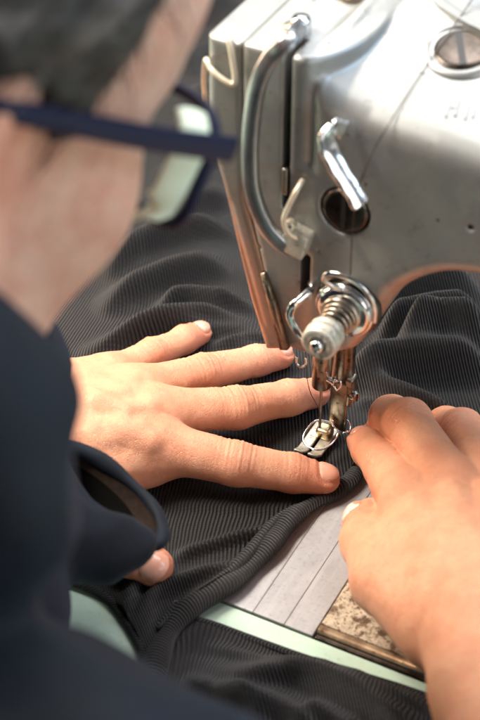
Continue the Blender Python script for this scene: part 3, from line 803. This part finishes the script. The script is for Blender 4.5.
Rr = Hand(
    fingers=[
        [(410, 500, .043, .0142), (387, 467, .0300, .0116), (371, 449, .0185, .0100), (363, 442, .0115, .0086)],
        [(450, 487, .050, .0140), (408, 423, .0405, .0122), (391, 417, .0240, .0112), (384, 426, .0120, .0094)],
        [(491, 484, .048, .0132), (462, 432, .0375, .0114), (446, 428, .0230, .0108), (440, 438, .0120, .0090)],
        [(535, 490, .045, .0130), (512, 450, .0350, .0105), (504, 448, .0220, .0094), (500, 452, .012, .0082)]],
    thumb=[(440, 628, .046, .0190), (386, 580, .0350, .0160), (366, 543, .0225, .0118), (362, 520, .0140, .0100)],
    palm=[((480, 640, .060, .024), (415, 515, .041, .0165)), ((495, 640, .060, .024), (450, 500, .043, .0165)), ((510, 640, .060, .024), (490, 498, .042, .016)), ((525, 640, .056, .022), (532, 505, .038, .0145)),
          ((500, 690, .066, .0265), (495, 640, .060, .0245)), ((560, 860, .086, .036), (500, 690, .066, .0265)), ((455, 620, .044, .021), (402, 560, .036, .0165)), ((540, 690, .062, .022), (520, 640, .056, .022))],
    tendons=[((470, 610, .0808, .0022), (416, 508, .0568, .0036)), ((488, 605, .0826, .0022), (452, 494, .0622, .0036)), ((505, 605, .0815, .0022), (491, 492, .0600, .0036)),
             ((450, 560, .0705, .0016), (476, 520, .066, .0016)), ((428, 570, .0665, .0015), (450, 560, .0705, .0016)), ((450, 560, .0705, .0016), (458, 520, .0648, .0015)), ((478, 590, .0805, .0016), (505, 545, .0745, .0016))],
    cloth_z=.004, dorsal=nrm((0, -.25, 1)), kpalm=.0075)
ex = []
for k in range(30):
    x = random.uniform(362, 470); y = random.uniform(520, 640); z = .055
    ex.append((P(x, y, z), P(x+random.uniform(10, 26), y-random.uniform(0, 12), z), .00018, .0012))
Rr.extra = ex
def nspec(J, dors, ln, wd=62): return (J[2][0], J[3][0], dors, J[3][1], ln, wd, .15)
L.nails = [nspec(L.f[0], (0, .1, 1), .0140), nspec(L.f[1], (0, .3, 1), .0130), nspec(L.f[2], (.1, .4, 1), .0120), nspec(L.f[3], (.1, .45, 1), .0105), nspec(L.t, -fh*.55+ZUP*.85, .0150)]
Rr.nails = [nspec(Rr.f[i], fh*.7+ZUP*.7, .0125) for i in range(3)]+[nspec(Rr.t, -rt*.95-fh*.35+ZUP*.45, .0170, 66)]
bodyV, bodyQ, flush = [], [], []
def addbody(V, Q, f):
    o = sum(len(v) for v in bodyV); bodyV.append(V); bodyQ.append(Q+o); flush.append(f)
allp = np.array([j[0] for J in L.f+[L.t] for j in J]+[a[0] for ab in L.palm for a in ab])
V, Q = iso(L, np.maximum(allp.min(0)-.03, (-.29, -9, -9)), allp.max(0)+.035, .0009)
addbody(V, Q, L.flush(V))
allp = np.array([j[0] for J in Rr.f+[Rr.t] for j in J]+[a[0] for ab in Rr.palm for a in ab])
V, Q = iso(Rr, allp.min(0)-.035, allp.max(0)+.035, .0010)
addbody(V, Q, Rr.flush(V))

# ------------------------------------------------------------------ person: head
HD = .5
def camv(x, y, z): return rt*x+up*y+fw*z       # right, up, forward
HF = nrm(camv(.65, -.05, .75)); HU = camv(.36, .85, -.26); HU = nrm(HU-HF*np.dot(HU, HF)); HR = np.cross(HF, HU)
HO = PD(-128, 36, HD+.035)
def H(f, r, u): return HO+HF*f+HR*r+HU*u
RH = np.array([HF, HR, HU])
def headsdf(p, ears=True):
    d = ell(p, H(-.008, 0, .035), (.104, .080, .090), RH)
    d = smin(d, ell(p, H(.044, .012, .048), (.048, .056, .046), RH), .03)
    d = smin(d, ell(p, H(.044, -.012, .048), (.048, .056, .046), RH), .03)
    d = smin(d, ell(p, H(.040, 0, -.035), (.056, .064, .094), RH), .03)
    d = smin(d, ell(p, H(.052, .040, -.030), (.036, .030, .030), RH), .02)
    d = smin(d, ell(p, H(.052, -.040, -.030), (.036, .030, .030), RH), .02)
    d = smin(d, cap(p, H(.0, .060, -.066), H(.066, .016, -.120), .020, .021), .03)
    d = smin(d, cap(p, H(.0, -.060, -.066), H(.066, -.016, -.120), .020, .021), .03)
    d = smin(d, cap(p, H(.080, .033, .020), H(.084, 0, .022), .011, .012), .015)
    d = smin(d, cap(p, H(.080, -.033, .020), H(.084, 0, .022), .011, .012), .015)
    d = smin(d, cap(p, H(.086, 0, .012), H(.112, 0, -.034), .007, .011), .010)
    d = smin(d, cap(p, H(.094, -.013, -.036), H(.094, .013, -.036), .008, .008), .008)
    for s in (-1, 1):
        d = smax(d, -ell(p, H(.096, .033*s, -.002), (.018, .018, .014), RH), .012)
        d = smin(d, ell(p, H(.074, .033*s, -.003), (.013, .013, .013), RH), .004)
    d = smin(d, cap(p, H(.088, -.018, -.066), H(.088, .018, -.066), .006, .006), .008)
    d = smin(d, cap(p, H(.086, -.015, -.075), H(.086, .015, -.075), .006, .006), .006)
    d = smin(d, cap(p, H(.008, .004, -.060), H(.0, .030, -.21), .062, .068), .03)
    if ears:
        for s in (-1, 1):
            e = ell(p, H(-.006, .081*s, -.014), (.020, .008, .032), np.array([nrm(HF*.9-HR*s*.45), nrm(HR*s*.9+HF*.45), HU]))
            e = smax(e, -ell(p, H(.000, .091*s, -.012), (.011, .009, .022), RH), .005)
            e = smin(e, ell(p, H(.004, .080*s, -.042), (.009, .006, .010), RH), .008)
            d = smin(d, e, .006)
    return d
c0 = HO; V, Q = iso(headsdf, c0-.24, c0+.2, .0028)
f = np.zeros(len(V))
loc = (V-HO)@RH.T
f = .55*np.exp(-((loc-np.array([-.006, .086, -.014]))**2).sum(1)/(2*.024**2))+.2*np.exp(-((loc-np.array([.06, .05, -.03]))**2).sum(1)/(2*.03**2))
addbody(V, Q, f)
me = quadmesh('person', np.concatenate(bodyV), np.concatenate(bodyQ))
fa_ = me.attributes.new('face', 'FLOAT', 'POINT'); fv = np.concatenate([np.zeros(len(v)) for v in bodyV[:2]]+[np.clip(1.1-1.6*flush[2], 0, .95)]); fa_.data.foreach_set('value', fv.astype(np.float32))
at = me.attributes.new('flush', 'FLOAT', 'POINT'); at.data.foreach_set('value', np.concatenate(flush).astype(np.float32))
person = link('person', me, SKIN)
tag(person, 'person in a dark navy jacket leaning over the machine, hands guiding the cloth', 'person')

# fingernails
def nail(fn, a, bb, dors, r, ln, wd=62, mat=NAIL, fwd=.15):
    ax = nrm(bb-a); n_ = nrm(np.asarray(dors)-ax*np.dot(dors, ax)); s_ = np.cross(ax, n_)
    nu, nv = 15, 13; pts = []
    for i in range(nu):
        t = -1+2*i/(nu-1)
        for j in range(nv):
            w = -1+2*j/(nv-1)
            ww = w*math.radians(wd)*(1-.42*max(0, t)**4-.25*max(0, -t)**5)
            ss = ln*(t*.5+fwd)-ln*.10*w*w*(1 if t > 0 else -.9)*abs(t)
            pts.append(bb+ax*ss+(n_*math.cos(ww)+s_*math.sin(ww))*r*1.04)
    pts = np.array(pts)
    for _ in range(4): pts = project(fn, pts, .003)
    g = grad(fn, pts); g /= np.linalg.norm(g, axis=1, keepdims=True)
    q = pts.reshape(nu, nv, 3)
    for _ in range(3):       # relax so the plate is smoother than the skin
        k = q.copy(); k[1:-1, 1:-1] = (q[:-2, 1:-1]+q[2:, 1:-1]+q[1:-1, :-2]+q[1:-1, 2:])/4; q = k
    # the edges dip into the nail fold, the plate itself stands slightly proud
    tt = np.linspace(-1, 1, nu)[:, None]; wv = np.linspace(-1, 1, nv)[None]
    lift = .0006-.0011*np.maximum(np.abs(wv)**6, np.where(tt < 0, np.abs(tt)**6, 0))
    q = q+g.reshape(nu, nv, 3)*lift[..., None]
    m = MB(); f = [(i*nv+j, i*nv+j+1, (i+1)*nv+j+1, (i+1)*nv+j) for i in range(nu-1) for j in range(nv-1)]
    m.add(q.reshape(-1, 3), f); o = m.build('fingernail', mat, person, sub=1)
    return o
for hand in (L, Rr):
    for q in hand.nails:
        nail(hand.base, q[0], q[1], q[2], q[3], q[4], q[5], NAIL_LIT if q is Rr.nails[-1] else NAIL)

# ------------------------------------------------------------------ hair
def mat_hair():
    m = Mat('hair')
    n = m.noise(38, 4, .6, 'Object', (1, 1, 2.4)); n2 = m.noise(900, 2, .6)
    c = m.ramp(n, [(.3, srgb(26, 21, 19)), (.55, srgb(50, 43, 40)), (.74, srgb(118, 107, 100))])
    m.col(m.mix(c, srgb(120, 108, 100), m.math('MULTIPLY', m.ramp(n2, [(.60, (0, 0, 0)), (.7, (1, 1, 1))]), .5)))
    m.set(Roughness=.45); m.bump(n2, .5, .0008)
    return m.m
HAIR = mat_hair()
def hairsdf(p):
    d = headsdf(p, False)
    q = (p-HO)@RH.T; F, U = q[:, 0], q[:, 2]
    # hairline: level above the ear, a short sideburn, steep at the temple, then sweeping forward; down to the nape behind
    low = np.where(F < -.022, .011-np.clip(-.022-F, 0, .06)*1.9, .011)-.013*np.exp(-((F-.020)/.010)**2)
    front = np.interp(U, [-.05, .01, .02, .047, .075, .10, .13], [.028, .029, .031, .037, .060, .092, .12])
    mask = np.maximum((low-U)*.8, (F-front)*.9)-.004*hashnoise(p, .006, 23)
    return smax(d-.006-.004*hashnoise(p, .012, 21)-.003*hashnoise(p, .005, 22), mask, .008)
V, Q = iso(hairsdf, HO-.16, HO+.17, .0028)
# short strands standing off the shell
g = grad(hairsdf, V, 1e-3); g /= np.linalg.norm(g, axis=1, keepdims=True)+1e-9
sel = np.random.choice(len(V), 5200, replace=len(V) < 5200)
hv, hq = [V], [Q]; base = len(V)
flow = nrm(-HF*.7-HU*.5)
for i in sel:
    n_ = g[i]; t = flow-n_*np.dot(flow, n_)+np.random.randn(3)*.35; t = nrm(t)
    Ls = random.uniform(.010, .022); w_ = np.cross(n_, t)*.00035
    a = V[i]-n_*.001; b1 = a+t*Ls*.5+n_*Ls*.22; b2 = a+t*Ls+n_*Ls*.22
    hv.append(np.array([a-w_, a+w_, b1+w_, b1-w_, b2+w_*.2, b2-w_*.2])); hq.append(np.array([[0, 1, 2, 3], [3, 2, 4, 5]])+base); base += 6
ho = link('hair', quadmesh('hair', np.concatenate(hv), np.concatenate(hq)), HAIR, person)

# ------------------------------------------------------------------ glasses
NAVY = Mat('navy_acetate').set(Base_Color=srgb(6, 10, 44), Roughness=.5, Specular_IOR_Level=.25).m
MINT = Mat('pale_mint').set(Base_Color=srgb(228, 240, 214), Roughness=.4).m
m = Mat('lens_glass'); m.set(Base_Color=(.97, 1, .98, 1), Roughness=.02, Transmission_Weight=1.0, IOR=1.03, Specular_IOR_Level=.5); LENS = m.m
gx = empty('glasses', tuple(H(.1, 0, 0)))
tag(gx, 'navy blue eyeglasses with a pale mint band in each lens worn by the person', 'glasses')
def gchild(mb, name, mat): 
    o = mb.build(name, mat); o.parent = gx; o.location = -gx.location; return o
GU = .010
for s in (1, -1):
    hinge = H(.103, .070*s, GU-.004); ear = H(-.016, .088*s, GU-.003)
    tp = catmull([hinge, H(.055, .079*s, GU-.004), ear, H(-.036, .088*s, GU-.006), H(-.050, .082*s, GU-.026)], 8)
    g = MB(); sweep(g, tp, np.interp(np.linspace(0, 1, len(tp)), [0, .3, .55, 1], [.0048, .0043, .0034, .0026]), .0019, HR*s, 14, sq=.6); gchild(g, 'temple', NAVY)
    # lens rim: rounded rectangle facing HF, wrapping a little
    rimp = []
    for k in range(40):
        t = 2*math.pi*k/40; c_, s__ = math.cos(t), math.sin(t)
        x = math.copysign(abs(c_)**.62, c_)*.026; y = math.copysign(abs(s__)**.62, s__)*.0225
        rimp.append(H(.111-.30*max(0, (x+.0)*1)**1.0*(1)-.0, (.036+x)*s, GU-.019+y))
    rimp = np.array(rimp)
    g = MB(); sweep(g, rimp, .0021, .0024, HF, 12, closed=True, sq=.7); gchild(g, 'rim', NAVY)
    ctr = rimp.mean(0)
    g = MB(); sc_ = (rimp-ctr)*.98
    ring = ctr+sc_; n = len(ring)
    fr = [ctr-HF*.0006]+[ctr+(q-ctr)*k_-HF*.0006 for k_ in (.5, 1) for q in ring]
    bk = [ctr+HF*.0006]+[ctr+(q-ctr)*k_+HF*.0006 for k_ in (.5, 1) for q in ring]
    v = fr+bk; o_ = len(fr); f = []
    for k in range(n):
        k2 = (k+1) % n
        f += [(0, 1+k, 1+k2), (1+k, 1+n+k, 1+n+k2, 1+k2), (o_, o_+1+k2, o_+1+k), (o_+1+k, o_+1+k2, o_+1+n+k2, o_+1+n+k), (1+n+k, o_+1+n+k, o_+1+n+k2, 1+n+k2)]
    g.add(v, f); gchild(g, 'lens', LENS)
    # pale mint band across the lens, just inside the outer rim
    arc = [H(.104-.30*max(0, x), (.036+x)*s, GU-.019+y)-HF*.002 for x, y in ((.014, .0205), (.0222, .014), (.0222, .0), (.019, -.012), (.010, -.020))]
    g = MB(); sweep(g, catmull(arc, 8), np.array([.0035]+[.0060]*31+[.004]), .0014, nrm(camv(.5, .3, -.8)), 12, sq=.6); gchild(g, 'lens_band', MINT)
g = MB(); sweep(g, catmull([H(.116, .011, GU-.008), H(.119, 0, GU-.005), H(.116, -.011, GU-.008)], 6), .0022, n=10); gchild(g, 'bridge', NAVY)

# ------------------------------------------------------------------ jacket
def jk(px, py, dep, r): return PD(px, py, dep), r
JP = [[jk(-75, 300, .66, .030), jk(-38, 380, .68, .036), jk(-42, 470, .70, .040), jk(-40, 600, .70, .043)],
      [jk(-38, 470, .72, .042), jk(20, 520, .74, .026), jk(62, 548, .755, .018)],
      [jk(-50, 402, .47, .0285), jk(-58, 480, .49, .034), jk(-140, 620, .54, .05)],
      [jk(136, 547, .750, .0038), jk(98, 541, .740, .0066), jk(50, 515, .724, .0110), jk(5, 476, .70, .015), jk(-40, 440, .68, .02)],
      [jk(-260, 560, .62, .11), jk(-250, 760, .60, .09)],
      [jk(-120, 790, .50, .052), jk(90, 824, .50, .050), jk(300, 930, .52, .046), (P(600, 930, .10), .048)],
      [(P(-22, 448, .045), .029), (P(-200, 520, .09), .050), jk(-300, 560, .64, .09)]]
def jacket(p):
    d = None
    for ch in JP:
        c_ = finger(p, ch, .02); d = c_ if d is None else smin(d, c_, .012)
    d = d+hashnoise(p, .06, 31)*.010+hashnoise(p, .028, 32)*.005+np.abs(hashnoise(p, .045, 33))*.020-.005
    # neck opening and hollow where the left sleeve mouth is
    return d
lo = np.min([q[0]-q[1] for ch in JP for q in ch], 0)-.02; hi = np.max([q[0]+q[1] for ch in JP for q in ch], 0)+.02
V, Q = iso(jacket, lo, hi, .0035)
jo = link('jacket', quadmesh('jacket', V, Q), JACKET, person)
# open sleeve mouth: flared cloth cone whose rim loops over the wrist
N = 56
rim_px = catmull([np.array([a, c_, d_]) for a, c_, d_ in ((48, 452, .775), (78, 450, .785), (115, 470, .785), (148, 500, .78), (163, 526, .77), (156, 545, .76), (128, 543, .752), (92, 520, .75), (62, 490, .755), (46, 466, .765))], 6, True)
rim3 = np.array([PD(*q) for q in rim_px]); c_r = rim3.mean(0)
inner = PD(-30, 528, .80)
def ringat(t, sc_, lift=0):
    return c_r*(1-t)+inner*t+(rim3-c_r)*sc_+up*lift
rings = [ringat(0, 1.0), ringat(.08, .99), ringat(.2, .95), ringat(.4, .88), ringat(.7, .76), ringat(1.0, .60)]
def cone(rings, name, mat, parent):
    n = len(rings[0]); v = np.concatenate(rings); f = []
    for j in range(len(rings)-1):
        for i in range(n): f.append((j*n+i, j*n+(i+1) % n, (j+1)*n+(i+1) % n, (j+1)*n+i))
    m = MB(); m.add(v, f); return m.build(name, mat, parent)
so = cone(rings, 'sleeve', JACKET, person); md = so.modifiers.new('t', 'SOLIDIFY'); md.thickness = .0008; md.offset = 0
m = MB(); aa = np.arange(len(rim3))/len(rim3)*2*math.pi; sweep(m, rim3, .0034+.0010*np.sin(aa*2+.5)+.0005*np.sin(aa*7), .0030+.0008*np.sin(aa*3), n=12, closed=True); m.build('sleeve_hem', JACKET, so)
shr = lambda r_, k: r_.mean(0)+(r_-r_.mean(0))*k
li = cone([shr(rings[0], .97), shr(rings[1], .93), shr(rings[1]*.6+rings[2]*.4, .90)], 'sleeve_facing', LINING, so)
li = cone([shr(rings[1]*.6+rings[2]*.4, .898), shr(rings[2], .87), shr(rings[3], .80), shr(rings[4], .6), shr(rings[5], .2)], 'sleeve_shade', Mat('sleeve_dark').set(Base_Color=(.004, .0035, .003, 1), Roughness=.95, Specular_IOR_Level=.02).m, so)  # near-black colour stands in for shade deep in the sleeve mouth

# ------------------------------------------------------------------ camera, light, world
cam = bpy.data.cameras.new('camera'); co = bpy.data.objects.new('camera', cam); COL.objects.link(co)
from mathutils import Matrix
M = Matrix.Identity(4)
for i in range(3): M[i][0], M[i][1], M[i][2], M[i][3] = rt[i], up[i], -fw[i], CAM[i]
co.matrix_world = M
cam.sensor_fit = 'VERTICAL'; cam.sensor_height = 36; cam.sensor_width = 24; cam.lens = FPX/720*36
cam.clip_start = .02; cam.clip_end = 50
cam.dof.use_dof = True; cam.dof.focus_distance = float((P(325, 440, .012)-CAM)@fw); cam.dof.aperture_fstop = 7.8; cam.dof.aperture_blades = 9
sc.camera = co

def area(name, loc, target, sx, sy, power, col):
    l = bpy.data.lights.new(name, 'AREA'); l.shape = 'RECTANGLE'; l.size = sx; l.size_y = sy; l.energy = power; l.color = col
    o = bpy.data.objects.new(name, l); COL.objects.link(o); o.location = loc
    o.rotation_euler = (Vector(target)-Vector(loc)).to_track_quat('-Z', 'Y').to_euler(); return o
area('key_lamp', (-.50, -.14, .86), (-.03, -.02, .02), .42, .34, 15.5, (1, .93, .82))
area('ceiling_lamp', (.10, .60, 1.7), (.05, 0, .1), 1.3, .5, 24, (1, .98, .96))
area('back_panel', (-.45, 1.20, 1.25), (.05, 0, .2), 1.2, .8, 9, (.93, .97, 1))  # unseen bright panel, added for the casting's top to reflect
area('window_light', (1.3, .45, 1.05), (.1, 0, .2), .8, .8, 12, (.58, .78, 1))
area('side_lamp', (-.85, .02, .30), (0, -.03, .06), .30, .25, 6, (1, .66, .42))
area('fill_light', (1.35, -.60, .55), (0, -.2, .3), .8, .7, 5.5, (1, .96, .93))  # unseen fill, added to brighten the cheek and glasses
w = bpy.data.worlds.new('World'); sc.world = w; w.use_nodes = True
bg = w.node_tree.nodes['Background']; bg.inputs[0].default_value = (.80, .80, .82, 1); bg.inputs[1].default_value = .13
sc.view_settings.view_transform = 'Standard'; sc.view_settings.look = 'None'; sc.view_settings.exposure = .40; sc.view_settings.gamma = 1
sc.render.engine = 'CYCLES'
sc.cycles.use_denoising = True
sc.cycles.max_bounces = 8
